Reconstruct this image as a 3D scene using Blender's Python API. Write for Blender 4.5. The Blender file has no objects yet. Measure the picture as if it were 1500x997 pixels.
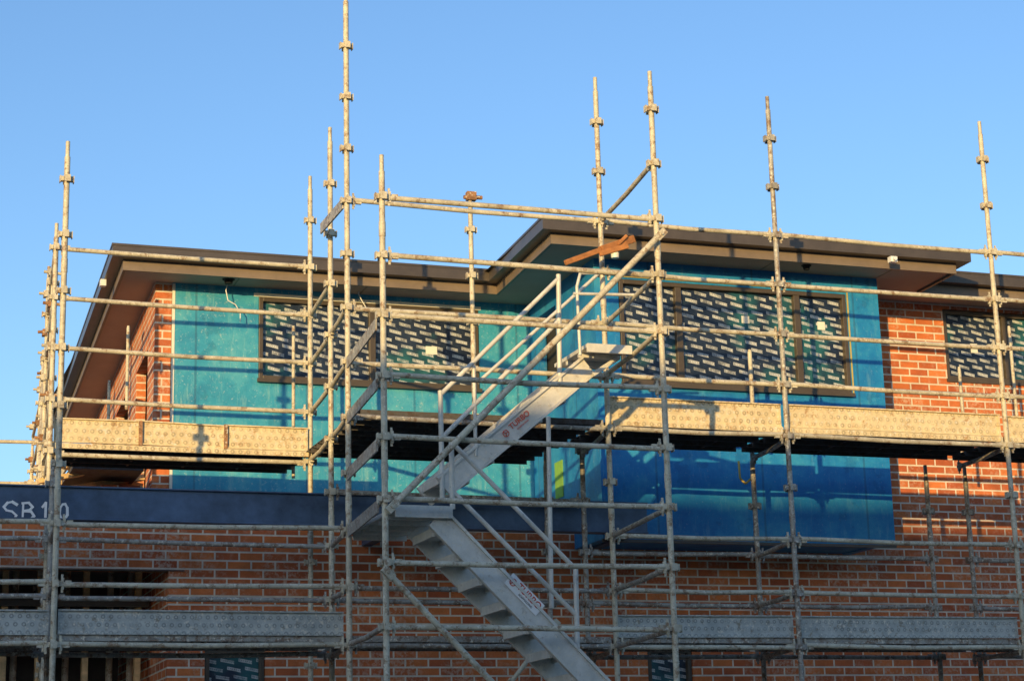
import bpy, math, random
from mathutils import Vector, Matrix
random.seed(7)
S=bpy.context.scene
COL=S.collection
CAMH=1.6
# ---------- camera geometry (surveyed) ----------
F=2841.0; TH=math.radians(13.6); YAW=math.radians(19.5); RO=math.radians(1.5)
Fh=Vector((math.sin(YAW),math.cos(YAW),0)); Rr=Vector((math.cos(YAW),-math.sin(YAW),0)); Uz=Vector((0,0,1))
def at(px,py,Y):
    """point of the plane y=Y sighted at photo station px,py"""
    u=px-750; v=498.5-py
    u,v=u*math.cos(RO)+v*math.sin(RO), -u*math.sin(RO)+v*math.cos(RO)
    d=Fh*(F*math.cos(TH)-v*math.sin(TH))+Rr*u+Uz*(F*math.sin(TH)+v*math.cos(TH))
    d*=Y/d.y
    return Vector((d.x,Y,d.z+CAMH))
def atx(px,py,X):
    p=at(px,py,20); s=X/p.x
    return Vector((X,20*s,CAMH+(p.z-CAMH)*s))
def K(k): return CAMH+1.40+0.495*k
cam=bpy.data.cameras.new('camera'); co=bpy.data.objects.new('camera',cam); COL.objects.link(co)
cam.sensor_width=36; cam.lens=F/1500*36; cam.clip_end=3000; cam.clip_start=0.1
fw=Fh*math.cos(TH)+Uz*math.sin(TH); up=-Fh*math.sin(TH)+Uz*math.cos(TH); rt=Rr.copy()
rt2=rt*math.cos(RO)+(-up)*math.sin(RO)*1.0
up2=rt*math.sin(RO)+up*math.cos(RO)
M=Matrix((rt2,up2,-fw)).transposed().to_4x4(); M.translation=Vector((0,0,CAMH))
co.matrix_world=M
S.camera=co

# ---------- materials ----------
def newmat(name):
    m=bpy.data.materials.new(name); m.use_nodes=True
    nt=m.node_tree; b=nt.nodes['Principled BSDF']; return m,nt,b
def nd(nt,t,**kw):
    n=nt.nodes.new(t)
    for k,v in kw.items(): setattr(n,k,v)
    return n
def ramp(nt,fac,stops):
    r=nt.nodes.new('ShaderNodeValToRGB'); cr=r.color_ramp
    while len(cr.elements)<len(stops): cr.elements.new(0.5)
    for e,(p,c) in zip(cr.elements,stops):
        e.position=p; e.color=(*c,1)
    nt.links.new(fac,r.inputs['Fac']); return r.outputs['Color']
def mix(nt,fac,a,b,mode='MIX'):
    n=nt.nodes.new('ShaderNodeMix'); n.data_type='RGBA'; n.blend_type=mode
    for s,v in ((n.inputs[0],fac),(n.inputs[6],a),(n.inputs[7],b)):
        if hasattr(v,'links'): nt.links.new(v,s)
        elif isinstance(v,(int,float)): s.default_value=v
        else: s.default_value=(*v,1)
    return n.outputs[2]
def pos(nt): return nt.nodes.new('ShaderNodeNewGeometry').outputs['Position']
def noise(nt,scale,detail=4,rough=.6,vec=None):
    n=nt.nodes.new('ShaderNodeTexNoise'); n.inputs['Scale'].default_value=scale; n.inputs['Detail'].default_value=detail; n.inputs['Roughness'].default_value=rough
    nt.links.new(vec if vec is not None else pos(nt),n.inputs['Vector']); return n.outputs['Fac']
def math_(nt,op,a,b=None,c=None):
    n=nt.nodes.new('ShaderNodeMath'); n.operation=op
    for s,v in zip(n.inputs,(a,b,c)):
        if v is None: continue
        if hasattr(v,'links'): nt.links.new(v,s)
        else: s.default_value=v
    return n.outputs[0]
def bump(nt,b,h,st,dist):
    n=nt.nodes.new('ShaderNodeBump'); n.inputs['Strength'].default_value=st; n.inputs['Distance'].default_value=dist
    nt.links.new(h,n.inputs['Height']); nt.links.new(n.outputs[0],b.inputs['Normal'])
def uvz(nt):
    s=nt.nodes.new('ShaderNodeSeparateXYZ'); nt.links.new(pos(nt),s.inputs[0])
    a=math_(nt,'ADD',s.outputs[0],s.outputs[1])
    c=nt.nodes.new('ShaderNodeCombineXYZ'); nt.links.new(a,c.inputs[0]); nt.links.new(s.outputs[2],c.inputs[1])
    return c.outputs[0],a,s.outputs[2]

def m_galv(name,a,b,rust,rustamt=.62,metal=.35,rough=.5,dots=None,fresh=(.70,.64,.52)):
    m,nt,bs=newmat(name)
    n1=noise(nt,4.5,7,.75); c=ramp(nt,n1,[(.35,a),(.62,b)])
    n2=noise(nt,13,6,.78); f=ramp(nt,n2,[(rustamt-.05,(0,0,0)),(rustamt+.05,(.85,.85,.85))])
    c=mix(nt,f,c,rust)
    if fresh:
        n3=noise(nt,27,4,.7); f3=ramp(nt,n3,[(.57,(0,0,0)),(.64,(1,1,1))])
        c=mix(nt,f3,c,fresh)
    if dots:
        vec,a_,z_=uvz(nt)
        row=math_(nt,'FLOOR',math_(nt,'MULTIPLY',z_,dots))
        off=math_(nt,'MULTIPLY',math_(nt,'MODULO',row,2.0),.5)
        fx=math_(nt,'SUBTRACT',math_(nt,'FRACT',math_(nt,'ADD',math_(nt,'MULTIPLY',a_,dots),off)),.5)
        fz=math_(nt,'SUBTRACT',math_(nt,'FRACT',math_(nt,'MULTIPLY',z_,dots)),.5)
        d=math_(nt,'SQRT',math_(nt,'ADD',math_(nt,'MULTIPLY',fx,fx),math_(nt,'MULTIPLY',fz,fz)))
        ring=math_(nt,'LESS_THAN',math_(nt,'ABSOLUTE',math_(nt,'SUBTRACT',d,.20)),.08)
        nn=ramp(nt,noise(nt,2.5,3,.6),[(.35,(.35,.35,.35)),(.6,(1,1,1))])
        c=mix(nt,math_(nt,'MULTIPLY',math_(nt,'MULTIPLY',ring,nn),.6),c,tuple(x*.4 for x in a))
        bump(nt,bs,math_(nt,'SUBTRACT',.5,d),.5,.012)
    else:
        bump(nt,bs,n2,.35,.003)
    nt.links.new(c,bs.inputs['Base Color']); bs.inputs['Metallic'].default_value=metal
    r=ramp(nt,n1,[(.3,(rough-.1,)*3),(.7,(rough+.15,)*3)]); nt.links.new(r,bs.inputs['Roughness'])
    return m
GALV=m_galv('galvanised_steel',(.42,.37,.27),(.66,.60,.45),(.24,.13,.06),.57,.04,.55)
GALV_D=m_galv('shade_toned_steel',(.25,.23,.20),(.43,.41,.36),(.18,.10,.05),.54,.05)  # greyer copy of the galvanised steel, shade put into low and rear parts
TOE=m_galv('dimpled_steel_plank',(.60,.48,.28),(.76,.63,.40),(.40,.22,.09),.59,.0,.6,dots=13.0)
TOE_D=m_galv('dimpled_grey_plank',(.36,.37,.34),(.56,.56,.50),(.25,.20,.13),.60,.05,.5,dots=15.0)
ALU=m_galv('brushed_aluminium',(.54,.52,.46),(.74,.71,.64),(.44,.38,.30),.62,.06,.45)
RUST=m_galv('rusty_steel',(.34,.16,.07),(.44,.24,.12),(.18,.09,.04),.5,.05,.8)
DECKU=m_galv('dark_plank_steel',(.055,.052,.05),(.11,.10,.095),(.07,.045,.03),.55,.1,.7,fresh=None)  # very dark steel for the upper deck planks

def m_brick():
    m,nt,bs=newmat('face_brick')
    vec,a,z=uvz(nt)
    br=nd(nt,'ShaderNodeTexBrick'); br.offset=.5
    nt.links.new(vec,br.inputs['Vector'])
    br.inputs['Scale'].default_value=1; br.inputs['Brick Width'].default_value=.24; br.inputs['Row Height'].default_value=.086
    br.inputs['Mortar Size'].default_value=.0100; br.inputs['Mortar Smooth'].default_value=.25; br.inputs['Bias'].default_value=0
    br.inputs['Color1'].default_value=(.74,.22,.065,1); br.inputs['Color2'].default_value=(.46,.11,.042,1); br.inputs['Mortar'].default_value=(.76,.67,.55,1)
    n=noise(nt,5,5,.7); c=mix(nt,.6,br.outputs['Color'],ramp(nt,n,[(.3,(.5,.5,.5)),(.7,(1.2,1.15,1.1))]),'MULTIPLY')
    n2=noise(nt,1.6,6,.72); n3=noise(nt,26,3,.7)
    smear=math_(nt,'MULTIPLY',ramp(nt,n2,[(.46,(0,0,0)),(.62,(1,1,1))]),ramp(nt,n3,[(.45,(0,0,0)),(.60,(1,1,1))]))
    c=mix(nt,math_(nt,'MULTIPLY',smear,.6),c,(.66,.53,.40))
    nt.links.new(c,bs.inputs['Base Color']); bs.inputs['Roughness'].default_value=.9
    h=math_(nt,'SUBTRACT',1.0,br.outputs['Fac']); bump(nt,bs,math_(nt,'ADD',h,math_(nt,'MULTIPLY',n3,.4)),.6,.005)
    return m
BRICK=m_brick()
def m_clad(name,c0,c1,c2,wear,bs_=.35):
    m,nt,bs=newmat(name)
    n=noise(nt,1.8,8,.72); c=ramp(nt,n,[(.32,c0),(.5,c1),(.66,c2)])
    vec,a,z=uvz(nt)
    sc=nt.nodes.new('ShaderNodeMapping'); sc.inputs['Scale'].default_value=(1,1,.15); nt.links.new(pos(nt),sc.inputs['Vector'])
    n2=noise(nt,12,5,.8,sc.outputs[0]); c=mix(nt,math_(nt,'MULTIPLY',ramp(nt,n2,[(.54,(0,0,0)),(.68,(1,1,1))]),wear),c,(.30,.55,.52))
    n4=noise(nt,34,4,.75); c=mix(nt,math_(nt,'MULTIPLY',ramp(nt,n4,[(.60,(0,0,0)),(.66,(1,1,1))]),wear*1.2),c,(.5,.6,.55))
    n5=noise(nt,3.1,4,.7); c=mix(nt,math_(nt,'MULTIPLY',ramp(nt,n5,[(.58,(0,0,0)),(.62,(1,1,1))]),.3),c,tuple(x*.55 for x in c0))
    fr=math_(nt,'ABSOLUTE',math_(nt,'SUBTRACT',math_(nt,'FRACT',math_(nt,'MULTIPLY',a,.83)),.5))
    j=math_(nt,'LESS_THAN',fr,.010); c=mix(nt,math_(nt,'MULTIPLY',j,.45),c,(.02,.08,.16))
    nt.links.new(c,bs.inputs['Base Color']); bs.inputs['Roughness'].default_value=.5
    bump(nt,bs,noise(nt,3.0,4,.6),bs_,.04)
    return m
CLAD=m_clad('turquoise_membrane',(.02,.22,.40),(.035,.31,.48),(.10,.42,.53),.4)
CLAD2=m_clad('shade_blue_membrane',(.006,.14,.42),(.012,.21,.50),(.04,.31,.54),.18,.2)  # same sheeting as the set-back wing, with shade tinted into the colour
def m_film():
    m,nt,bs=newmat('printed_protective_film')
    vec,a,z=uvz(nt)
    RH,CW=.082,.175
    wob=math_(nt,'MULTIPLY',math_(nt,'SUBTRACT',noise(nt,1.6,2,.5),.5),.04)
    z=math_(nt,'ADD',z,wob)
    rz=math_(nt,'DIVIDE',z,RH); row=math_(nt,'FLOOR',rz); lv=math_(nt,'SUBTRACT',math_(nt,'FRACT',rz),.5)
    cu=math_(nt,'ADD',math_(nt,'DIVIDE',a,CW),math_(nt,'MULTIPLY',row,.37)); lu=math_(nt,'SUBTRACT',math_(nt,'FRACT',cu),.5)
    dl=math_(nt,'ADD',math_(nt,'MULTIPLY',lv,RH),math_(nt,'MULTIPLY',lu,CW*.20))
    dash=math_(nt,'MULTIPLY',math_(nt,'LESS_THAN',math_(nt,'ABSOLUTE',dl),.0165),math_(nt,'LESS_THAN',math_(nt,'ABSOLUTE',lu),.38))
    core=math_(nt,'MULTIPLY',math_(nt,'LESS_THAN',math_(nt,'ABSOLUTE',math_(nt,'SUBTRACT',dl,.001)),.006),math_(nt,'LESS_THAN',math_(nt,'FRACT',math_(nt,'MULTIPLY',lu,9.0)),.5))
    f=math_(nt,'MULTIPLY',dash,math_(nt,'SUBTRACT',1.0,math_(nt,'MULTIPLY',core,.6)))
    var=ramp(nt,noise(nt,8,4,.75),[(.38,(.3,.3,.3)),(.56,(1,1,1))])
    f=math_(nt,'MULTIPLY',f,var)
    n=noise(nt,3,5,.7); base=ramp(nt,n,[(.35,(.008,.014,.03)),(.65,(.022,.035,.065))])
    tq=ramp(nt,noise(nt,1.1,3,.6),[(.53,(0,0,0)),(.62,(1,1,1))])
    base=mix(nt,math_(nt,'MULTIPLY',tq,.7),base,(.02,.15,.16))
    gl=ramp(nt,noise(nt,19,4,.8),[(.60,(0,0,0)),(.66,(1,1,1))]); base=mix(nt,math_(nt,'MULTIPLY',gl,.25),base,(.25,.27,.28))
    c=mix(nt,math_(nt,'MULTIPLY',f,.92),base,(.60,.61,.60))
    nt.links.new(c,bs.inputs['Base Color']); bs.inputs['Roughness'].default_value=.35
    bump(nt,bs,noise(nt,7,4,.7),.5,.03)
    return m
FILM=m_film()
def flat(name,c,rough=.6,metal=0,var=.25,sc=4):
    m,nt,bs=newmat(name)
    n=noise(nt,sc,5,.65); col=ramp(nt,n,[(.3,tuple(x*(1-var) for x in c)),(.7,tuple(min(1,x*(1+var)) for x in c))])
    nt.links.new(col,bs.inputs['Base Color']); bs.inputs['Roughness'].default_value=rough; bs.inputs['Metallic'].default_value=metal
    bump(nt,bs,noise(nt,sc*8,4,.7),.15,.004)
    return m
GUT=flat('dark_bronze_gutter',(.085,.068,.055),.35,.1,.2)
FAS=flat('brown_fascia',(.20,.15,.11),.5,0,.15)
SOF=flat('eave_lining',(.42,.31,.25),.8,0,.08,1.5)
ROOFM=flat('dark_roof_sheet',(.06,.055,.055),.4,.3)
FRM=flat('bronze_window_frame',(.085,.065,.045),.4,.1,.15)
TIM=flat('raw_timber',(.66,.45,.22),.75,0,.3,12)
BEAM=flat('primed_steel',(.065,.11,.19),.5,.05,.45,3)
PAINT=flat('white_paint_marks',(.90,.90,.88),.7,0,.05,30)
PAPER=flat('paper_sticker',(.78,.75,.65),.8,0,.05)
LABEL=flat('white_sticker_ground',(.86,.85,.82),.6,0,.06)
RED=flat('red_print',(.62,.08,.03),.6,0,.1,20)
DKGREY=flat('grey_print',(.16,.14,.13),.6,0,.1,20)
DARK=flat('dark_interior',(.03,.028,.026),.9)
INT=flat('unfinished_interior',(.14,.12,.10),.9,0,.4,2)
CONC=flat('concrete',(.30,.29,.27),.9,0,.15,3)
WHITE=flat('white_plastic',(.75,.75,.73),.4,0,.05)
GROUND=flat('bare_earth_and_gravel',(.22,.18,.13),.95,0,.35,.8)
GREEN=flat('lime_sarking',(.22,.42,.06),.6)
REND=flat('rendered_wall',(.40,.37,.33),.9,0,.1,2)
GLASS=flat('window_glass',(.03,.04,.05),.08)
YEL=flat('yellow_conduit',(.55,.42,.10),.5)
ORT=flat('weathered_timber',(.40,.16,.05),.8,0,.35,12)

# ---------- mesh builder ----------
class MB:
    def __init__(s): s.v=[]; s.f=[]; s.sm=[]
    def add(s,vs,fs,smooth=False):
        o=len(s.v); s.v+= [Vector(v) for v in vs]; s.f+=[tuple(i+o for i in f) for f in fs]; s.sm+=[smooth]*len(fs)
    def tube(s,p0,p1,r,n=10,r1=None,cap=True):
        p0=Vector(p0);p1=Vector(p1); r1=r if r1 is None else r1
        d=(p1-p0).normalized(); a=d.orthogonal().normalized(); b=d.cross(a)
        vs=[]
        for p,rr in ((p0,r),(p1,r1)):
            for i in range(n):
                t=2*math.pi*i/n; vs.append(p+(a*math.cos(t)+b*math.sin(t))*rr)
        s.add(vs,[(i,(i+1)%n,n+(i+1)%n,n+i) for i in range(n)],True)
        if cap: s.add(vs,[tuple(range(n))[::-1],tuple(range(n,2*n))])
    def box(s,x0,x1,y0,y1,z0,z1):
        vs=[(x,y,z) for z in(z0,z1) for y in(y0,y1) for x in(x0,x1)]
        s.add(vs,[(0,2,3,1),(4,5,7,6),(0,1,5,4),(2,6,7,3),(0,4,6,2),(1,3,7,5)])
    def beam(s,p0,p1,w,h,up=(0,0,1)):
        p0=Vector(p0);p1=Vector(p1);d=(p1-p0).normalized();up=Vector(up)
        a=d.cross(up).normalized();b=a.cross(d)
        vs=[p+a*(w/2*i)+b*(h/2*j) for p in(p0,p1) for j in(-1,1) for i in(-1,1)]
        s.add(vs,[(0,1,3,2),(4,6,7,5),(0,4,5,1),(2,3,7,6),(0,2,6,4),(1,5,7,3)])
    def prism(s,pts,off):
        n=len(pts); off=Vector(off); pts=[Vector(p) for p in pts]
        s.add(pts+[p+off for p in pts],[tuple(range(n)),tuple(range(n,2*n))[::-1]]+[(i,n+i,n+(i+1)%n,(i+1)%n) for i in range(n)])
    def wall(s,o,u,L,z0,z1,th,n,holes=()):
        o=Vector((*o,0));u=Vector((*u,0)).normalized();n=Vector((n[0],n[1],0)).normalized()
        us=sorted({0,L}|{max(0,min(L,h[i])) for h in holes for i in(0,1)}); zs=sorted({z0,z1}|{max(z0,min(z1,h[i])) for h in holes for i in(2,3)})
        def solid(i,j):
            if i<0 or j<0 or i>=len(us)-1 or j>=len(zs)-1: return False
            cu=(us[i]+us[i+1])/2;cz=(zs[j]+zs[j+1])/2
            return not any(h[0]<cu<h[1] and h[2]<cz<h[3] for h in holes)
        P=lambda a,z,b: o+u*a-n*b+Vector((0,0,z))
        for i in range(len(us)-1):
            for j in range(len(zs)-1):
                if not solid(i,j): continue
                a,b,c,d=us[i],us[i+1],zs[j],zs[j+1]
                s.add([P(a,c,0),P(b,c,0),P(b,d,0),P(a,d,0)],[(0,1,2,3)])
                s.add([P(a,c,th),P(b,c,th),P(b,d,th),P(a,d,th)],[(3,2,1,0)])
                if not solid(i-1,j): s.add([P(a,c,0),P(a,d,0),P(a,d,th),P(a,c,th)],[(0,1,2,3)])
                if not solid(i+1,j): s.add([P(b,c,0),P(b,c,th),P(b,d,th),P(b,d,0)],[(0,1,2,3)])
                if not solid(i,j-1): s.add([P(a,c,0),P(a,c,th),P(b,c,th),P(b,c,0)],[(0,1,2,3)])
                if not solid(i,j+1): s.add([P(a,d,0),P(b,d,0),P(b,d,th),P(a,d,th)],[(0,1,2,3)])
    def obj(s,name,mat,parent=None,label=None,bevel=0):
        lo=Vector([min(v[i] for v in s.v) for i in range(3)]);hi=Vector([max(v[i] for v in s.v) for i in range(3)]);c=(lo+hi)/2
        me=bpy.data.meshes.new(name); me.from_pydata([v-c for v in s.v],[],s.f); me.materials.append(mat)
        me.polygons.foreach_set('use_smooth',s.sm); me.update()
        ob=bpy.data.objects.new(name,me); COL.objects.link(ob)
        if parent is not None:
            ob.parent=parent; pw=parent.location.copy(); pp=parent.parent
            while pp: pw+=pp.location; pp=pp.parent
            ob.location=c-pw
        else: ob.location=c
        if label: ob['label']=label
        if bevel:
            b=ob.modifiers.new('bevel','BEVEL'); b.width=bevel; b.segments=2; b.limit_method='ANGLE'
        return ob
def thing(name,label,cat,loc,group=None):
    e=bpy.data.objects.new(name,None); COL.objects.link(e); e.location=Vector(loc); e.empty_display_size=.2
    e['label']=label;e['category']=cat
    if group:e['group']=group
    return e
def tag(o,label,cat,group=None):
    o['label']=label;o['category']=cat
    if group:o['group']=group
    return o

# ---------- ground ----------
mb=MB(); mb.add([(-800,-800,0),(800,-800,0),(800,800,0),(-800,800,0)],[(0,1,2,3)])
g=mb.obj('ground',GROUND); g['kind']='structure'

# ---------- house ----------
H=thing('brick_house','two storey brick house under construction with blue cladding','house',(7,20,0))
ZS=CAMH+5.55; ZG=CAMH+5.76
FL=CAMH+2.86
YL,YR,YB=20.0,18.0,18.8
def hole(o,p0,p1):
    return (p0.x-o,p1.x-o,p1.z,p0.z)
def win(p0,p1,Y,mull=(),fw=.045,label=None,film=FILM):
    x0,x1,z1,z0=p0.x,p1.x,p0.z,p1.z
    fb=MB(); g_=.006
    x0+=g_;x1-=g_;z0+=g_;z1-=g_
    ya,yb=Y-.015,Y+.09
    fb.box(x0,x0+fw,ya,yb,z0,z1); fb.box(x1-fw,x1,ya,yb,z0,z1)
    fb.box(x0+fw,x1-fw,ya,yb,z1-fw,z1); fb.box(x0+fw,x1-fw,ya,yb,z0,z0+fw)
    for m_ in mull:
        fb.box(m_-.035,m_+.035,ya+.004,yb,z0+fw,z1-fw)
    w=MB(); w.box(x0+fw,x1-fw,Y+.045,Y+.055,z0+fw,z1-fw)
    W=bpy.data.objects.new('window',None); COL.objects.link(W); W.parent=H; W.location=Vector(((x0+x1)/2,Y,z0))-H.location
    if label: W['label']=label
    fb.obj('frame',FRM,W,bevel=.004); w.obj('pane',film,W)
    sb=MB(); sb.box(x0-.02,x1+.02,Y-.05,Y-.016,z0-.035,z0+.004); sb.obj('sill',FRM,W)
    return W
cx=at(228,430,YL).x; c2=at(252,430,YL).x; RX=at(872,650,YR).x+.05
wl0,wl1=at(378,435,YL),at(702,572,YL)
SIDE=Vector((.045,1,0)).normalized()
mb=MB(); mb.wall((cx,YL),(1,0),c2-cx,FL,ZS,.11,(0,-1)); 
nS=Vector((-1,.045,0))
mb.wall((cx,YL+.11),(SIDE.x,SIDE.y),8.0,FL,ZS,.11,(nS.x,nS.y),holes=[(.5,1.7,FL+.35,FL+2.1),(2.6,4.2,FL+.9,FL+2.1),(5.2,6.6,FL+.9,FL+2.1)])
mb.obj('wall',BRICK,H,'sunlit brick side wall of the upper storey')
mb=MB(); mb.wall((c2+.003,YL-.02),(1,0),RX+.2-c2,FL,ZS,.09,(0,-1),holes=[hole(c2,wl0,wl1)])
mb.obj('cladding',CLAD,H,'turquoise wall membrane on the set-back wing')
win(wl0,wl1,YL-.02,[at(545,500,YL).x],label='wide window covered in printed film')
bx1=at(1297,590,YR).x; zb=at(1312,798,YR).z
w0,w1=at(905,408,YR),at(1248,578,YR)
va,vb=atx(788,500,RX),atx(815,500,RX)
vt,vl=atx(806,452,RX).z,atx(806,560,RX).z
mb=MB(); mb.wall((RX,YR),(1,0),bx1-RX,zb,ZS,.1,(0,-1),holes=[hole(RX,w0,w1)])
oy=YR+.1
mb.wall((RX,oy),(0,1),YL-YR-.125,zb,ZS,.1,(-1,0),holes=[(min(va.y,vb.y)-oy,max(va.y,vb.y)-oy,vl,vt)])
mb.wall((bx1-.1,YR+.1),(0,1),YB-YR-.1,zb,ZS,.1,(1,0))
mb.box(RX+.1,bx1-.1,YR+.1,YB,zb+.01,zb+.05)
mb.obj('cladding',CLAD2,H,'shade-toned blue clad box projecting over the lower wall')
mb=MB(); mb.box(RX+.12,RX+.13,YR+.2,YL-.03,CAMH+3.4,ZS-.02); mb.obj('partition',DARK,H)  # near-black sheet, puts the shade of the opening into its colour
win(w0,w1,YR,[at(996,500,YR).x,at(1170,500,YR).x],label='three-panel window covered in printed film')
mb=MB(); mb.box(RX-.006,bx1+.006,YR-.012,YR+.02,zb-.03,zb); mb.obj('flashing',GUT,H)
LX=-4.0
go0,go1=at(-150,828,YB),at(238,1400,YB)
wa0,wa1=at(300,950,YB),at(388,1075,YB)
wb0,wb1=at(948,948,YB),at(1020,1080,YB)
wc0,wc1=at(1380,452,YB),at(1580,566,YB)
mb=MB(); z2=CAMH+2.85
mb.wall((LX,YB),(1,0),bx1-.12-LX,0,z2,.23,(0,-1),holes=[(go0.x-LX,go1.x-LX,.0,go0.z),hole(LX,wa0,wa1),hole(LX,wb0,wb1)])
mb.obj('wall',BRICK,H,'lower brick wall with mortar smears')
mb=MB(); mb.wall((bx1-.12,YB),(1,0),17-bx1,0,ZS,.23,(0,-1),holes=[hole(bx1-.12,wc0,wc1)])
mb.obj('wall',BRICK,H,'orange brick wall beside the clad box')
mb=MB(); mb.wall((go1.x+.0,YB+.23),(0,1),4,0,z2-.26,.23,(-1,0)); mb.obj('wall',BRICK,H)
mb=MB(); mb.wall((LX,YB+.23),(0,1),9,0,z2,.23,(-1,0)); mb.obj('wall',BRICK,H)
win(wa0,wa1,YB+.03,label='dark film covered window'); win(wb0,wb1,YB+.03,label='teal edged window'); win(wc0,wc1,YB+.03,[at(1475,500,YB).x,],label='window with printed film in brick wall')
mb=MB(); mb.box(cx+.5,16.8,28.3,28.5,0,ZS-.01); mb.obj('wall',REND,H,'plain back wall')
mb=MB(); mb.box(16.8,17,19.1,28.3,0,ZS-.01); mb.obj('wall',REND,H,'plain side wall')
mb=MB(); mb.box(LX+.25,16.7,YB+.24,28.2,z2-.25,z2-.02); mb.obj('floor_slab',CONC,H)
mb=MB(); mb.box(LX+.3,go1.x-.02,22,22.1,0,z2-.3); mb.obj('partition',INT,H)
mb=MB(); mb.box(go0.x,go1.x+.15,YB-.01,YB+.1,go0.z-.012,go0.z+.0); mb.obj('lintel',GUT,H)
for (a,b) in ((20,950),(160,955),(190,958),(96,950)):
    p=at(a,b,20.3); m=MB(); m.tube((p.x,20.3,0),(p.x,20.3,z2-.27),.035,10); m.obj('prop',GALV,H)
zt=at(100,880,19.8).z
for y,zz in ((19.8,zt),(19.8,at(100,945,19.8).z)):
    m=MB(); m.box(go0.x,go1.x-.03,y,y+.045,zz-.05,zz+.05); m.obj('stud_frame',FRM,H)
for a in (8,60,128,205):
    p=at(a,900,19.75); m=MB(); m.box(p.x-.03,p.x+.03,19.85,19.94,0,z2-.27); m.obj('stud_frame',TIM,H)
# roof
gl=Vector((at(165,358,19.4).x,19.4)); 
inner=Vector((6.62,19.4)); rc=Vector((6.52,17.4)); re=Vector((at(1422,374,17.4).x,17.4)); rb=Vector((re.x+.03,18.2)); far=Vector((17.3,18.2))
lb=Vector((gl.x+.38,28.6))
out=[gl,inner,rc,re,rb,far,Vector((17.3,28.6)),lb]
def ring(name,mat,dz0,dz1,th,inset):
    mb=MB(); n=len(out)
    for i in range(n):
        a=out[i];b=out[(i+1)%n]; d=(b-a).normalized(); nn=Vector((d.y,-d.x))
        pa=out[i-1]; d0=(a-pa).normalized(); n0=Vector((d0.y,-d0.x)); nb=out[(i+2)%n]; d2=(nb-b).normalized(); n2=Vector((d2.y,-d2.x))
        def mit(p,na,nb_,o):
            m=(na+nb_); m=m/(m.dot(na)); return p-m*o
        q=[mit(a,n0,nn,inset),mit(b,nn,n2,inset),mit(b,nn,n2,inset+th),mit(a,n0,nn,inset+th)]
        mb.prism([(p.x,p.y,dz0) for p in q],(0,0,dz1-dz0))
    return mb.obj(name,mat,ROOF)
ROOF=bpy.data.objects.new('roof',None); COL.objects.link(ROOF); ROOF.parent=H; ROOF.location=(0,0,ZS)
ring('gutter',GUT,ZG-.125,ZG,.12,0)
ring('gutter_lip',GUT,ZG-.012,ZG+.012,.02,-.008)
ring('fascia',FAS,ZS-.025,ZG-.10,.03,.122)
m_=MB(); ins=[]
n=len(out)
for i in range(n):
    d0=(out[i]-out[i-1]).normalized();d1=(out[(i+1)%n]-out[i]).normalized(); n0=Vector((d0.y,-d0.x));n1=Vector((d1.y,-d1.x)); mm=n0+n1; mm=mm/mm.dot(n0); ins.append(out[i]-mm*.155)
m_.prism([(p.x,p.y,ZS) for p in ins],(0,0,.02)); m_.obj('soffit',SOF,ROOF)
m_=MB()
def hip(x0,x1,y0,y1,z,h,rx0,rx1):
    ym=(y0+y1)/2
    m_.add([(x0,y0,z),(x1,y0,z),(x1,y1,z),(x0,y1,z),(rx0,ym,z+h),(rx1,ym,z+h)],[(0,1,5,4),(1,2,5),(2,3,4,5),(3,0,4)])
hip(gl.x+.2,17.2,19.45,28.5,ZG-.03,.5,gl.x+4.5,13)
hip(rc.x+.05,re.x-.05,17.45,21,ZG-.02,.2,rc.x+1.8,re.x-1.8)
m_.obj('roof_sheeting',ROOFM,ROOF)
for x in (3.9,5.3):
    mb=MB(); mb.box(x,x+.015,19.58,19.96,ZS-.004,ZS-.001); mb.obj('soffit_joint',FAS,ROOF)
for x in (7.8,9.2,10.6):
    mb=MB(); mb.box(x,x+.015,17.58,17.98,ZS-.004,ZS-.001); mb.obj('soffit_joint',FAS,ROOF)
def downlight(p,r=.05,mat=DARK,d=.05):
    m=MB(); m.tube(p,(p[0],p[1],p[2]-d),r,16,r*.8); m.tube((p[0],p[1],p[2]-.001),(p[0],p[1],p[2]-.008),r*1.35,16)
    return m.obj('downlight',mat,ROOF)
downlight((at(335,404,19.7).x,19.7,ZS)); downlight((at(900,348,17.65).x,17.65,ZS),.05,WHITE,.09)
downlight((at(1180,372,17.7).x,17.7,ZS),.04)
m=MB(); p=at(1312,378,17.3); m.box(p.x-.04,p.x+.04,17.33,17.398,p.z-.03,p.z+.03); m.tube((p.x,17.33,p.z),(p.x,17.30,p.z),.022,12); m.obj('eave_bracket',WHITE,ROOF)
m=MB(); m.box(gl.x-.0,gl.x+.06,20.3,20.38,ZG-.2,ZG-.13); m.obj('eave_bracket',WHITE,ROOF)
for i,(a,b,Y,w,h) in enumerate([(632,513,YL-.02,.13,.09),(1092,468,YR,.09,.08),(1203,477,YR,.09,.09),(1427,510,YB+.03,.09,.11)]):
    p=at(a,b,Y+.04); m=MB(); m.box(p.x-w/2,p.x+w/2,Y+.040,Y+.044,p.z-h/2,p.z+h/2); m.obj('sticker',PAPER,H)
m=MB(); m.box(c2+.0,c2+.03,YL-.026,YL-.021,FL,ZS-.01); m.obj('joint_tape',PAPER,H)
m=MB(); m.box(wl0.x-.05,wl1.x+.03,YL-.026,YL-.0215,wl0.z+.0,wl0.z+.04); m.obj('joint_tape',PAPER,H)
m=MB(); m.box(w0.x,w1.x,YR-.012,YR-.004,w0.z+.02,w0.z+.035); m.box(w1.x+.01,w1.x+.025,YR-.012,YR-.004,w1.z,w0.z+.02); m.obj('joint_tape',YEL,H)
ga,gb=atx(813,700,RX-.01),atx(824,700,RX-.01)
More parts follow.
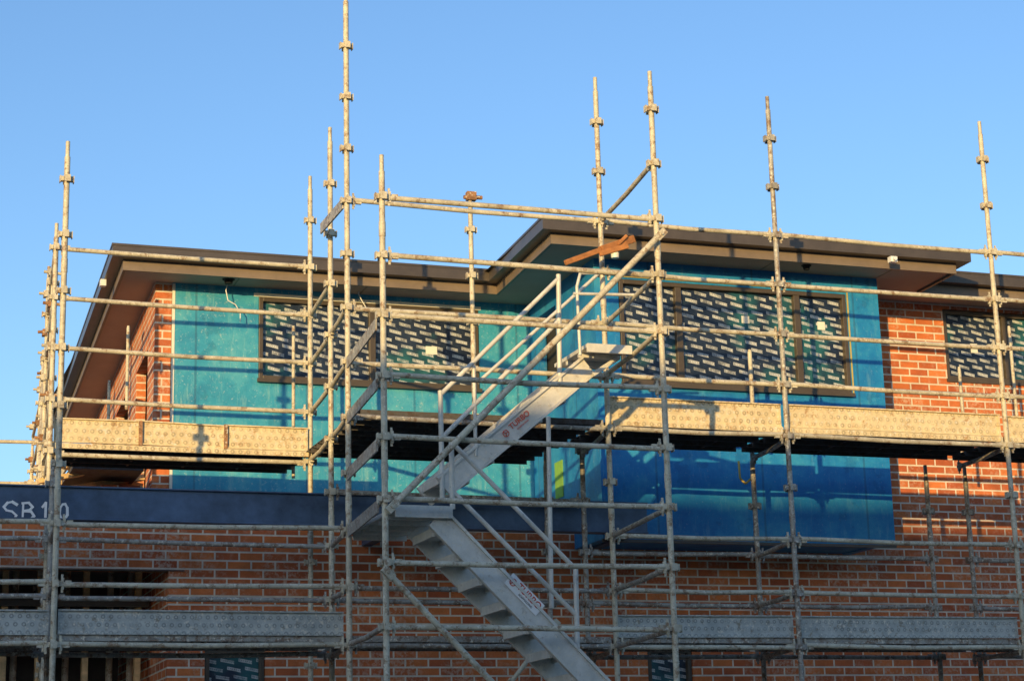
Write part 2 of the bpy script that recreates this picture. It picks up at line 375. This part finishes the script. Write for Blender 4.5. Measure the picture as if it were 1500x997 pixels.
m=MB(); m.box(RX-.012,RX-.002,min(ga.y,gb.y),max(ga.y,gb.y),atx(818,730,RX).z,atx(818,676,RX).z); m.obj('sarking_strip',GREEN,H)

# ---------- steel beam ----------
BY=17.5
bz1=at(250,716,BY).z; bz0=at(250,765,BY).z; bxe=at(948,760,BY).x
mb=MB(); mb.box(-3.5,bxe,BY,BY+.012,bz0,bz1); mb.box(-3.5,bxe,BY+.012,BY+.12,bz0,bz0+.015); mb.box(-3.5,bxe,BY+.012,BY+.12,bz1-.015,bz1)
mb.box(-3.5,bxe,BY-.03,BY-.0005,bz1-.014,bz1); mb.box(-3.5,bxe,BY-.03,BY-.0005,bz0,bz0+.014)
for x in (bxe-.3,1.0): mb.box(x,x+.012,BY+.012,BY+.11,bz0+.015,bz1-.015)
for x in (-3,1,5,bxe-.15): mb.box(x,x+.1,BY+.12,YB,bz0,bz0+.1)
sbm=mb.obj('steel_beam',BEAM,None,bevel=.003); tag(sbm,'dark primed steel beam with hand painted letters','steel beam')
def strokes(lst,Y,w=.022):
    m=MB(); q=0
    for poly in lst:
        P=[at(a+random.uniform(-.5,.5),b+random.uniform(-.5,.5),Y) for a,b in poly]
        for a,b in zip(P,P[1:]):
            q+=1; o=Vector((0,-.0004*(q%12),0))
            d=(b-a).normalized(); ww=w*random.uniform(.8,1.15); m.beam(a-d*ww*.35+o,b+d*ww*.35+o,.003,ww,Vector((0,1,0)).cross(d))
    return m
S_=[(25,739),(18,735),(11,736),(6,742),(10,747),(18,749),(24,754),(21,760),(13,762),(5,760)]
B_=[(34,736),(33,762)],[(33,737),(42,736),(48,742),(43,747),(34,748)],[(34,748),(45,749),(50,755),(44,761),(33,762)]
one=[(62,742),(67,736),(66,762)]
zr=[(92,738),(88,743),(87,753),(90,760),(95,760),(99,754),(99,743),(96,738),(92,738)]
m=strokes([S_,*B_,one,zr],BY-.004); m.obj('painted_letters',PAINT,sbm,'white hand painted letters SB 10')

# ---------- scaffolds ----------
R_=.0250
def collar(mb,x,y,z):
    mb.tube((x,y,z-.012),(x,y,z+.012),.031,10)
    for dx,dy in((1,0),(-1,0),(0,1),(0,-1)):
        c=Vector((x+dx*.043,y+dy*.043,z)); 
        hx=.016 if dx else .024; hy=.016 if dy else .024
        mb.box(c.x-hx,c.x+hx,c.y-hy,c.y+hy,z-.022,z+.020)
        c2_=c+Vector((dx*.014,dy*.014,0)); mb.box(c2_.x-(.004 if dx else .026),c2_.x+(.004 if dx else .026),c2_.y-(.004 if dy else .026),c2_.y+(.004 if dy else .026),z-.034,z+.026)
def standard(sc,x,y,z0,z1,mat=GALV):
    mb=MB()
    mb.tube((x,y,z0),(x,y,z1-.14),R_,12); mb.tube((x,y,z1-.14),(x,y,z1),.019,10)
    k=-6
    while K(k)<z1-.1:
        if K(k)>z0: collar(mb,x,y,K(k))
        k+=1
    for kk in (-2,2,6):
        z=K(kk)+.22
        if z0<z<z1-.4: mb.tube((x,y,z-.06),(x,y,z+.06),.0285,12)
    if z0<.05: mb.box(x-.075,x+.075,y-.075,y+.075,0.002,.012)
    return mb.obj('standard',mat,sc)
def ledger(sc,a,b,z,mat=GALV,name='ledger'):
    a=Vector((a[0],a[1],z));b=Vector((b[0],b[1],z));d=(b-a).normalized()
    mb=MB(); j=Vector((0,0,random.uniform(-.014,.014))); j2=Vector((0,0,random.uniform(-.014,.014)))
    mid=(a+b)/2+Vector((0,random.uniform(-.008,.008),-.007))
    mb.tube(a+d*.05+j,mid,.0230,10); mb.tube(mid,b-d*.05+j2,.0230,10)
    for p,s in((a,1),(b,-1)):
        c=p+d*s*.062; mb.beam(c-Vector((0,0,.05)),c+Vector((0,0,.045)),.022,.03,(d.y,-d.x,0) if abs(d.x)>.1 else (1,0,0))
        mb.beam(c-d*s*.004+Vector((0,0,-.075)),c-d*s*.004+Vector((0,0,.075)),.008,.018,d)
        mb.beam(c+d*s*.02,c+d*s*.07,.03,.05)
    return mb.obj(name,mat,sc)
def deck(sc,x0,x1,y0,y1,z,mat=DECKU):
    n=max(1,round((y1-y0)/.235)); w=(y1-y0)/n
    for i in range(n):
        a=y0+i*w+.006;b=y0+(i+1)*w-.006; mb=MB()
        mb.box(x0+.03,x1-.03,a,b,z+.045,z+.052); mb.box(x0+.03,x1-.03,a,a+.006,z,z+.0449); mb.box(x0+.03,x1-.03,b-.006,b,z,z+.0449)
        mb.box(x0+.03,x1-.03,(a+b)/2-.012,(a+b)/2+.012,z+.025,z+.0449)
        x=x0+.3
        while x<x1-.2: mb.box(x,x+.02,a+.007,b-.007,z+.02,z+.0449); x+=.55
        mb.obj('deck_plank',mat,sc)
def toe(sc,x0,x1,y,z,h,mat,seg=1):
    w=(x1-x0)/seg
    for i in range(seg):
        a=x0+i*w+.008;b=x0+(i+1)*w-.008; mb=MB(); t0=random.uniform(-.012,.012); t1=random.uniform(-.012,.012)
        mb.add([(x,yy,zz+(t0 if x==a else t1)) for zz in(z,z+h) for yy in(y,y+.006) for x in(a,b)],[(0,2,3,1),(4,5,7,6),(0,1,5,4),(2,6,7,3),(0,4,6,2),(1,3,7,5)])
        for zz in (z,z+h-.012):
            mb.add([(x,yy,q+(t0 if x==a else t1)) for q in(zz,zz+.012) for yy in(y-.022,y-.0005) for x in(a,b)],[(0,2,3,1),(4,5,7,6),(0,1,5,4),(2,6,7,3),(0,4,6,2),(1,3,7,5)])
        mb.box(a,a+.02,y-.012,y-.0005,z+.0125+t0,z+h-.0125+t0); mb.box(b-.02,b,y-.012,y-.0005,z+.0125+t1,z+h-.0125+t1)
        mb.obj('toe_board',mat,sc)
        if i: 
            m=MB(); m.box(x0+i*w-.02,x0+i*w+.015,y-.03,y-.0225,z-.01,z+h+.0); m.obj('toe_board_clip',RUST,sc)

GRP='scaffolds around the house'
TW=thing('scaffold','galvanised stair tower scaffold with close spaced rails','scaffold',(5.3,15.3,0),GRP)
MS=thing('scaffold','long galvanised scaffold run along the house front','scaffold',(9.5,16.7,0),GRP)
LS=thing('scaffold','raised scaffold platform with dimpled toe boards','scaffold',(3.1,18.8,0),GRP)
RS=thing('scaffold','scaffold run returning along the brick side wall','scaffold',(1.9,22,0),GRP)
TF1=(4.05,14.51);TF2=(6.47,14.51);TR1=(4.19,16.18);TR2=(6.65,16.2)
R1=(8.48,16.2);R2=(10.90,16.2);R3=(13.34,16.2)
L1=(1.72,16.2);L0=(-.72,16.2)
standard(TW,*TF1,0,CAMH+5.22); standard(TW,*TF2,0,CAMH+6.2); standard(TW,*TR1,0,CAMH+7.42); standard(TW,*TR2,0,CAMH+6.8)
for k in range(-3,8): ledger(TW,TF1,TF2,K(k))
for k in (5,6,8): ledger(TW,TR1,TR2,K(k))
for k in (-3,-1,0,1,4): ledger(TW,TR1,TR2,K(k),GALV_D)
for k in (8,6,5,2,1,0): ledger(TW,TF2,TR2,K(k),GALV if k>3 else GALV_D,'transom')  # transoms below the shadow line take the shade-toned steel
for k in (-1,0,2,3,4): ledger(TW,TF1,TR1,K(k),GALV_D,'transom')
for k in (2,3,4,5):
    m=MB(); a=Vector((*TF1,K(k)+.0));b=Vector((*TR1,K(k)));d=b-a
    m.beam(a+d*.12+Vector((-.02,0,-.03)),b-d*.05+Vector((-.02,0,-.03)),.014,.1); m.obj('transom_plate',GALV_D,TW)
m=MB(); a=Vector((*TR1,K(8)));m.beam(a+Vector((-.03,.02,-.02)),a+Vector((-.02,.9,-.0)),.016,.1); m.obj('transom_plate',GALV_D,TW)
def brace(sc,a,b,r=.022,mat=GALV,name='diagonal_brace'):
    m=MB(); d=(b-a).normalized(); m.tube(a,b,r,10)
    for p,s in((a,1),(b,-1)):
        m.beam(p-d*s*.05,p+d*s*.06,.05,.06); m.tube(p+Vector((0,-.04,0)),p+Vector((0,.04,0)),.014,8)
    return m.obj(name,mat,sc)
brace(TW,at(968,343,14.44),at(574,742,14.44),.027)
brace(TW,at(568,838,14.44),at(770,1050,14.44),.025)
brace(TW,at(745,1003,15.9),at(812,915,15.9),.020)
standard(MS,*R1,0,CAMH+6.79,GALV_D); standard(MS,*R2,0,CAMH+6.76); standard(MS,*R3,0,CAMH+6.7); standard(MS,*L1,0,CAMH+5.70); standard(MS,*L0,0,CAMH+3.0)
bays=[(TR2,R1),(R1,R2),(R2,R3)]
for a,b in bays:
    for k in (-3,-1,0,1,2,4,5,6,7,8): ledger(MS,a,b,K(k))
for a,b in((L0,L1),(L1,TR1)):
    for k in (-3,-1,0,1,2): ledger(MS,a,b,K(k))
B0=(-.62,17.2);B1=(1.78,17.2);B2=(4.29,17.2)
standard(MS,*B1,0,CAMH+3.1,GALV_D)
standard(MS,*B2,0,CAMH+6.42)
rx=[at(x,800,17.3).x for x in (803,857,1109,1364,1422)]
tops=[4,4.6,4.2,4.0,4.0]
rear=[]
for x,t in zip(rx,tops):
    standard(MS,x,17.3,0,K(t)-.02 if t==int(t) else K(t),GALV_D); rear.append((x,17.3))
RE=(13.5,17.3); standard(MS,*RE,0,K(4),GALV_D)
for k in(0,1,2):
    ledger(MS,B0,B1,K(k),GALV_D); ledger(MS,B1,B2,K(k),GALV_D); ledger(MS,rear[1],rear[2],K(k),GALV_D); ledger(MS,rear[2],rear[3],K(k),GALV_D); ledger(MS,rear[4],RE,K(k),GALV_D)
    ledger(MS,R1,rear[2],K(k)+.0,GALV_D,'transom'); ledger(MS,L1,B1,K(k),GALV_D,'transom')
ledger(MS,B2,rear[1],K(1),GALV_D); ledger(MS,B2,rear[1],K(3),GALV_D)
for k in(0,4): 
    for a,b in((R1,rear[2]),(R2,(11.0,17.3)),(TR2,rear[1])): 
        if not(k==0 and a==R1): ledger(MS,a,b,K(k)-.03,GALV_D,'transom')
P447=(4.38,18.4)
for k in(4,5,6,7):
    ledger(LS,B2,P447,K(k),GALV,'transom')
    if k<7: ledger(MS,TR1,B2,K(k),GALV,'transom')
for k in(0,1,2): ledger(MS,TR1,B2,K(k),GALV_D,'transom')
def post(sc,px,py0,py1,Y,r=.02,mat=GALV):
    a=at(px,py0,Y); b=at(px,py1,Y); m=MB(); m.tube((a.x,Y,b.z),(a.x,Y,a.z),r,10); m.tube((a.x,Y,a.z),(a.x,Y,a.z+.02),r*.8,10)
    return m.obj('guard_post',mat,sc)
post(MS,1098,515,625,17.2,.022); post(LS,430,480,700,18.9,.018); post(LS,188,480,600,19.2,.018)
post(MS,1405,540,640,17.2,.018); post(MS,1478,480,640,17.2,.018);post(LS,160,560,640,19.2,.016)
ZD=K(4)+.035
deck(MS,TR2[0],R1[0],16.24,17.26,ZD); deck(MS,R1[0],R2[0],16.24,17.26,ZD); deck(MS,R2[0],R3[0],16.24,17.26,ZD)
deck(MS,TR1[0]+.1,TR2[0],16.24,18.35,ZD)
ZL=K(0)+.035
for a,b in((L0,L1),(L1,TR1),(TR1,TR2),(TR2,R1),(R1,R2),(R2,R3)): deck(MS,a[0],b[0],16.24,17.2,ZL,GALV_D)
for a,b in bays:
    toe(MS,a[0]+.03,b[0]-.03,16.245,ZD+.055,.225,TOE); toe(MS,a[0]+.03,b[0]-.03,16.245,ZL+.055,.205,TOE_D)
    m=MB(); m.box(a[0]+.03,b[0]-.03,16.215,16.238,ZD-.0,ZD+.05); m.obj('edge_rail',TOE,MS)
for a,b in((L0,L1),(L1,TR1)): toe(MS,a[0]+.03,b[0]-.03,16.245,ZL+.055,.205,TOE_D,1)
A18=(1.86,18.3)
standard(LS,*A18,0,CAMH+5.60); standard(LS,*P447,0,at(450,258,18.4).z)
for k in(5,6,7,8): ledger(LS,A18,P447,K(k))
ledger(LS,A18,P447,K(4)-.02)
deck(LS,A18[0],P447[0],18.38,19.32,ZD)
toe(LS,A18[0]+.03,P447[0]-.03,18.36,ZD+.055,.235,TOE,3)
m=MB(); m.box(A18[0]+.03,P447[0]-.03,18.33,18.352,ZD,ZD+.05); m.obj('edge_rail',TOE,LS)
P690=(at(692,450,18.3).x,18.3); standard(LS,*P690,K(4),at(690,285,18.3).z)
m=MB(); t=at(690,287,18.3); m.tube(t+Vector((-.08,0,-.02)),t+Vector((.12,0,-.01)),.022,8); m.box(t.x-.05,t.x+.05,t.y-.035,t.y+.035,t.z-.05,t.z+.04); m.obj('coupler',RUST,LS)
prev=A18
rs=[(at(77,450,19.6).x,19.6),(at(70,450,20.9).x,20.9),(at(68,500,23.2).x,23.2),(at(60,560,25.6).x,25.6),(at(48,640,28.0).x,28.0)]
for i,(x,y) in enumerate(rs):
    standard(RS,x,y,0,[CAMH+5.5,CAMH+5.9,CAMH+5.8,CAMH+5.8,CAMH+5.3][i],GALV)
    if i!=0:
        for k in (4,5,6,7,8): ledger(RS,prev,(x,y),K(k))
        prev=(x,y)
    for q in range(5):
        z=K(4+q)+random.uniform(.1,.35)
        m=MB(); m.box(x-.05,x+.035,y-.05,y+.045,z-.035,z+.035); m.tube((x-.1,y-.03,z),(x+.09,y-.03,z+random.uniform(-.02,.02)),.017,8)
        m.obj('coupler',RUST if q%2 else GALV,RS)
    if i in (1,3):
        ledger(RS,(x,y),(x+.9,y+.0),K(4),GALV_D,'transom')
x,y=rs[2]
for k in (5,6): ledger(RS,(x-2.4,y),(x,y),K(k))
brace(RS,Vector((rs[1][0]-.03,20.9,K(4))),Vector((rs[2][0]-.03,23.2,K(8))),.02)
for yy0,yy1 in((19.4,22),(22,24.6),(24.6,28)):
    deckx=rs[1][0]+.15
    m=MB(); m.box(deckx,deckx+.7,yy0+.02,yy1-.02,ZD,ZD+.05); m.obj('deck_plank',DECKU,RS)
    m=MB(); m.box(deckx-.03,deckx-.01,yy0+.02,yy1-.02,ZD+.055,ZD+.28); m.obj('toe_board',TOE,RS)

# ---------- stair ----------
ST=thing('scaffold_stair','aluminium scaffold stair with two flights and handrails','stair',(5.3,15.3,K(-2)))
def flight(c0,c1,wd,yn):
    d=(c1-c0).normalized(); nrm=Vector((-d.z,0,d.x)); 
    if nrm.z<0: nrm=-nrm
    h=.10
    for y in(yn,yn+wd-.035):
        pts=[c0-nrm*h,c1-nrm*h,c1+nrm*h,c0+nrm*h]; pts=[Vector((p.x,y,p.z)) for p in pts]
        m=MB(); m.prism(pts,(0,.035,0))
        if y==yn:
            for s in(-1,1):
                q=[c0+nrm*(s*h)-nrm*.012*(s+1),c1+nrm*(s*h)-nrm*.012*(s+1),c1+nrm*(s*h)+nrm*.012*(1-s),c0+nrm*(s*h)+nrm*.012*(1-s)]
                q=[Vector((p.x,y-.0205,p.z)) for p in q]; m.prism(q,(0,.020,0))
            nb=int((c1-c0).length/.3)
            for i in range(nb):
                for o in(-.045,.045):
                    p=c0+(c1-c0)*((i+.5)/nb)+nrm*o; m.tube((p.x,y-.006,p.z),(p.x,y-.0005,p.z),.011,8)
        m.obj('stringer',ALU,ST)
    n=int(abs(c1.z-c0.z)/.205)
    for i in range(n+1):
        p=c0+(c1-c0)*((i+.5)/(n+1)); m=MB()
        m.box(p.x-.13,p.x+.13,yn+.036,yn+wd-.037,p.z-.015,p.z+.015); m.box(p.x-.13,p.x-.10,yn+.036,yn+wd-.037,p.z-.055,p.z-.0155)
        m.box(p.x+.10,p.x+.13,yn+.036,yn+wd-.037,p.z-.055,p.z-.0155)
        m.obj('tread',ALU,ST)
    return d
YN=14.78
lo_t=at(640,757,YN); lo_b=at(885,1012,YN); ext=lo_b+(lo_b-lo_t)*.25
flight(ext,lo_t,.62,YN)
YU=15.5
up_b=at(650,712,YU); up_t=at(862,535,YU)
flight(up_b,up_t,.6,YU)
m=MB(); p=at(600,745,14.75); zL=p.z
m.box(4.2,lo_t.x+.12,14.76,16.05,zL-.01,zL+.025)
m.box(4.2,lo_t.x+.12,14.73,14.759,zL-.07,zL+.03); m.box(4.2,lo_t.x+.12,16.06,16.09,zL-.07,zL+.03)
for y in (15.0,15.3,15.6,15.85): m.box(4.22,lo_t.x+.1,y,y+.04,zL-.05,zL-.0105)
m.obj('landing',ALU,ST,bevel=.003)
m=MB(); p=at(862,510,15.4); q=at(918,516,15.4); zU=p.z
m.box(p.x-.06,q.x,15.3,16.1,zU-.02,zU+.015); m.box(p.x-.06,q.x,15.27,15.299,zU-.065,zU+.015); 
for y in (15.5,15.8): m.box(p.x-.05,q.x-.02,y,y+.04,zU-.06,zU-.0205)
m.beam((p.x+.3,15.45,zU-.06),(up_t.x+.02,15.45,zU-.22),.03,.04); m.beam((p.x+.3,16.05,zU-.06),(up_t.x+.02,16.05,zU-.22),.03,.04)
m.obj('landing',ALU,ST,bevel=.003)
def rail(pts,Y,r=.02,mat=ALU):
    m=MB(); P=[at(a,b,Y) for a,b in pts]
    for a,b in zip(P,P[1:]): m.tube(a,b,r,10)
    return m.obj('handrail',mat,ST)
rail([(818,408),(645,578)],YU); rail([(818,470),(648,640)],YU); rail([(818,402),(820,560)],YU,.022); rail([(645,572),(648,732)],YU,.022); rail([(694,535),(697,668)],YU,.016)
rail([(880,398),(700,560)],16.05,.016); 
rail([(664,650),(842,832)],YN+.02); rail([(666,722),(846,902)],YN+.02); rail([(843,828),(846,960)],YN+.02,.022); rail([(661,645),(663,745)],YN+.02,.022)
rail([(803,610),(808,890)],YN+.55,.02)
rail([(905,400),(850,400),(845,420),(850,520)],15.2,.014)
rail([(840,430),(935,432)],15.2,.014); 
def text(body,size,mat,par,loc,dirv,nrm,name,ex=.0008):
    cu=bpy.data.curves.new(name,'FONT'); cu.body=body; cu.size=size; cu.extrude=ex; cu.align_x='CENTER'; cu.align_y='CENTER'; cu.offset=size*.012
    o=bpy.data.objects.new('tmp',cu); COL.objects.link(o)
    dg=bpy.context.evaluated_depsgraph_get(); me=bpy.data.meshes.new_from_object(o.evaluated_get(dg))
    bpy.data.objects.remove(o); me.materials.clear(); me.materials.append(mat)
    X=Vector(dirv).normalized(); Z=Vector(nrm).normalized(); Y=Z.cross(X)
    R=Matrix((X,Y,Z)).transposed(); me.transform(R.to_4x4())
    ob=bpy.data.objects.new(name,me); COL.objects.link(ob); ob.parent=par; ob.location=Vector(loc)-par.location
    return ob
def decal(c,d,Y,s,ink,back=True):
    n=Vector((0,-1,0)); upv=n.cross(d)
    a=Vector((c.x,Y,c.z))
    if back:
        b=MB(); q=[a-d*.185-upv*.058,a+d*.185-upv*.058,a+d*.185+upv*.058,a-d*.185+upv*.058]; b.prism(q,(0,-.002,0)); b.obj('sticker',LABEL,ST)
    f=Vector((0,-.005,0))
    text('TURBO',s,ink,ST,a+f+d*.04+upv*.014,d,n,'lettering')
    text('SCAFFOLDING',s*.30,DKGREY if back else ink,ST,a+f+d*.04-upv*.036,d,n,'lettering')
    m=MB(); cc=a-d*.135+f
    for k in range(12):
        t0=2*math.pi*k/12;t1=2*math.pi*(k+1)/12
        A=cc+(d*math.cos(t0)+upv*math.sin(t0))*.028; B=cc+(d*math.cos(t1)+upv*math.sin(t1))*.028
        o=Vector((0,-.0005*(k%2),0)); m.beam(A+o,B+o,.002,.007,n.cross((B-A).normalized()))
    for i,t in enumerate((0,2.1,4.2)):
        B=cc+(d*math.cos(t)+upv*math.sin(t))*.024; o=Vector((0,-.001-.0005*i,0)); m.beam(cc+o,B+o,.002,.007,n.cross((B-cc).normalized()))
    m.obj('logo',ink,ST)
decal(at(768,870,YN-.004),(lo_b-lo_t).normalized(),YN-.0085,.078,RED)
decal(at(757,621,YU-.004),(up_t-up_b).normalized(),YU-.0085,.070,RED,False)

# ---------- loose things ----------
m=MB(); a=at(828,385,15.9); b=at(880,366,15.95); c=at(928,350,16.05)
for p,q,w,h in((a,b,.04,.05),(b,c,.05,.07)): m.beam(p,q,w,h)
m.beam(at(878,372,15.93),at(920,360,15.93),.03,.05); m.beam(at(905,358,15.98),at(918,345,15.99),.03,.03)
tb=m.obj('timber_offcut',ORT,None,bevel=.006); tag(tb,'brown weathered timber piece lodged in the scaffold','timber')
def cable(pts,Y,name,r=.006):
    P=[at(a,b,Y) for a,b in pts]; m=MB()
    for p,q in zip(P,P[1:]): m.tube(p,q,r,6)
    o=m.obj(name,WHITE); tag(o,'white electrical cable hanging from the eave','cable','cables hanging from the eave'); return o
cable([(335,408),(331,425),(334,440),(345,446),(352,458),(352,470)],19.85,'cable'); cable([(528,420),(525,430),(530,440),(536,450)],19.85,'cable')
fz=CAMH+2.84
for (A,B,w,h) in [((1.9,19.75,3.33),(3.02,19.9,3.60),.10,.05),((1.7,20.0,3.20),(3.02,20.2,3.48),.10,.06),((2.1,19.7,3.50),(3.02,20.4,3.42),.08,.05),((1.5,20.4,3.18),(3.03,20.5,3.75),.10,.05),((2.3,20.6,3.0),(3.03,20.7,3.95),.10,.05),((1.4,20.9,3.1),(2.95,20.8,3.35),.12,.06)]:
    m=MB(); m.beam((A[0],A[1],A[2]+CAMH),(B[0],B[1],B[2]+CAMH),w,h); tag(m.obj('timber_plank',TIM,bevel=.003),'sunlit raw timber plank stacked beside the brick wall','timber plank','timber planks beside the wall')
for (x0,x1,y0,y1,z1) in [(1.95,2.25,19.75,20.75,3.12),(2.55,2.95,19.85,20.75,3.30)]:
    m=MB(); 
    zz=fz
    while zz<z1+CAMH-.01:
        m.box(x0,x1,y0,y1,zz,zz+.07); zz+=.085
    tag(m.obj('brick_stack',BRICK),'small stack of orange bricks under the planks','brick stack','brick stacks on the ledge')
m=MB(); P=[at(a,b,17.7) for a,b in((1082,675),(1084,700),(1092,708),(1101,700),(1100,675))]
for p,q in zip(P,P[1:]): m.tube(p,q,.012,8)
tag(m.obj('conduit',YEL),'yellow bent conduit hanging under the deck','conduit')

# ---------- neighbour house across the street (casts the evening shadow) ----------
N=thing('neighbour_house','two storey rendered house across the street','house',(-8,-12,0))
HT=8.50
mb=MB(); holes=[(4+i*7,6.2+i*7,z,z+1.5) for i in range(7) for z in(1.0,5.0)]
mb.wall((30,-9),(-1,0),62,0,HT-.6,.25,(0,1),holes=holes); mb.box(-32,30,-18,-17.8,0,HT-.6); mb.box(-32,-31.8,-17.8,-9.25,0,HT-.6); mb.box(29.8,30,-17.8,-9.25,0,HT-.6)
mb.obj('wall',REND,N)
mb=MB(); mb.box(-32.5,30.5,-18.5,-8.5,HT-.6,HT-.1); mb.box(-31,29,-17.5,-9.8,HT-.1,HT); mb.obj('roof',ROOFM,N)
for h in holes:
    mb=MB(); x=30-h[0]; mb.box(x-2.2,x,-9.2,-9.17,h[2],h[3]); mb.obj('window',GLASS,N)

# ---------- light ----------
EL=math.radians(6.5); AZ=math.radians(36)
d=Vector((math.sin(AZ)*math.cos(EL),math.cos(AZ)*math.cos(EL),-math.sin(EL)))
sl=bpy.data.lights.new('sun','SUN'); sl.energy=5.0; sl.angle=math.radians(.5); sl.color=(1,.69,.27)
so=bpy.data.objects.new('sun',sl); COL.objects.link(so); so.rotation_euler=d.to_track_quat('-Z','Y').to_euler(); so.location=(-20,-30,30)
w=bpy.data.worlds.new('World'); S.world=w; w.use_nodes=True; nt=w.node_tree
bg=nt.nodes['Background']; sky=nt.nodes.new('ShaderNodeTexSky'); sky.sky_type='NISHITA'; sky.sun_disc=False
sky.sun_elevation=EL; sky.sun_rotation=math.radians(180)+AZ; sky.air_density=1; sky.dust_density=.8; sky.ozone_density=2.5
gn=nt.nodes.new('ShaderNodeMix'); gn.data_type='RGBA'; gn.blend_type='MULTIPLY'; gn.inputs[0].default_value=1; gn.inputs[7].default_value=(1.75,1.88,2.15,1)
nt.links.new(sky.outputs[0],gn.inputs[6]); nt.links.new(gn.outputs[2],bg.inputs[0]); bg.inputs[1].default_value=.15
S.view_settings.view_transform='Standard'; S.view_settings.look='None'; S.view_settings.exposure=0
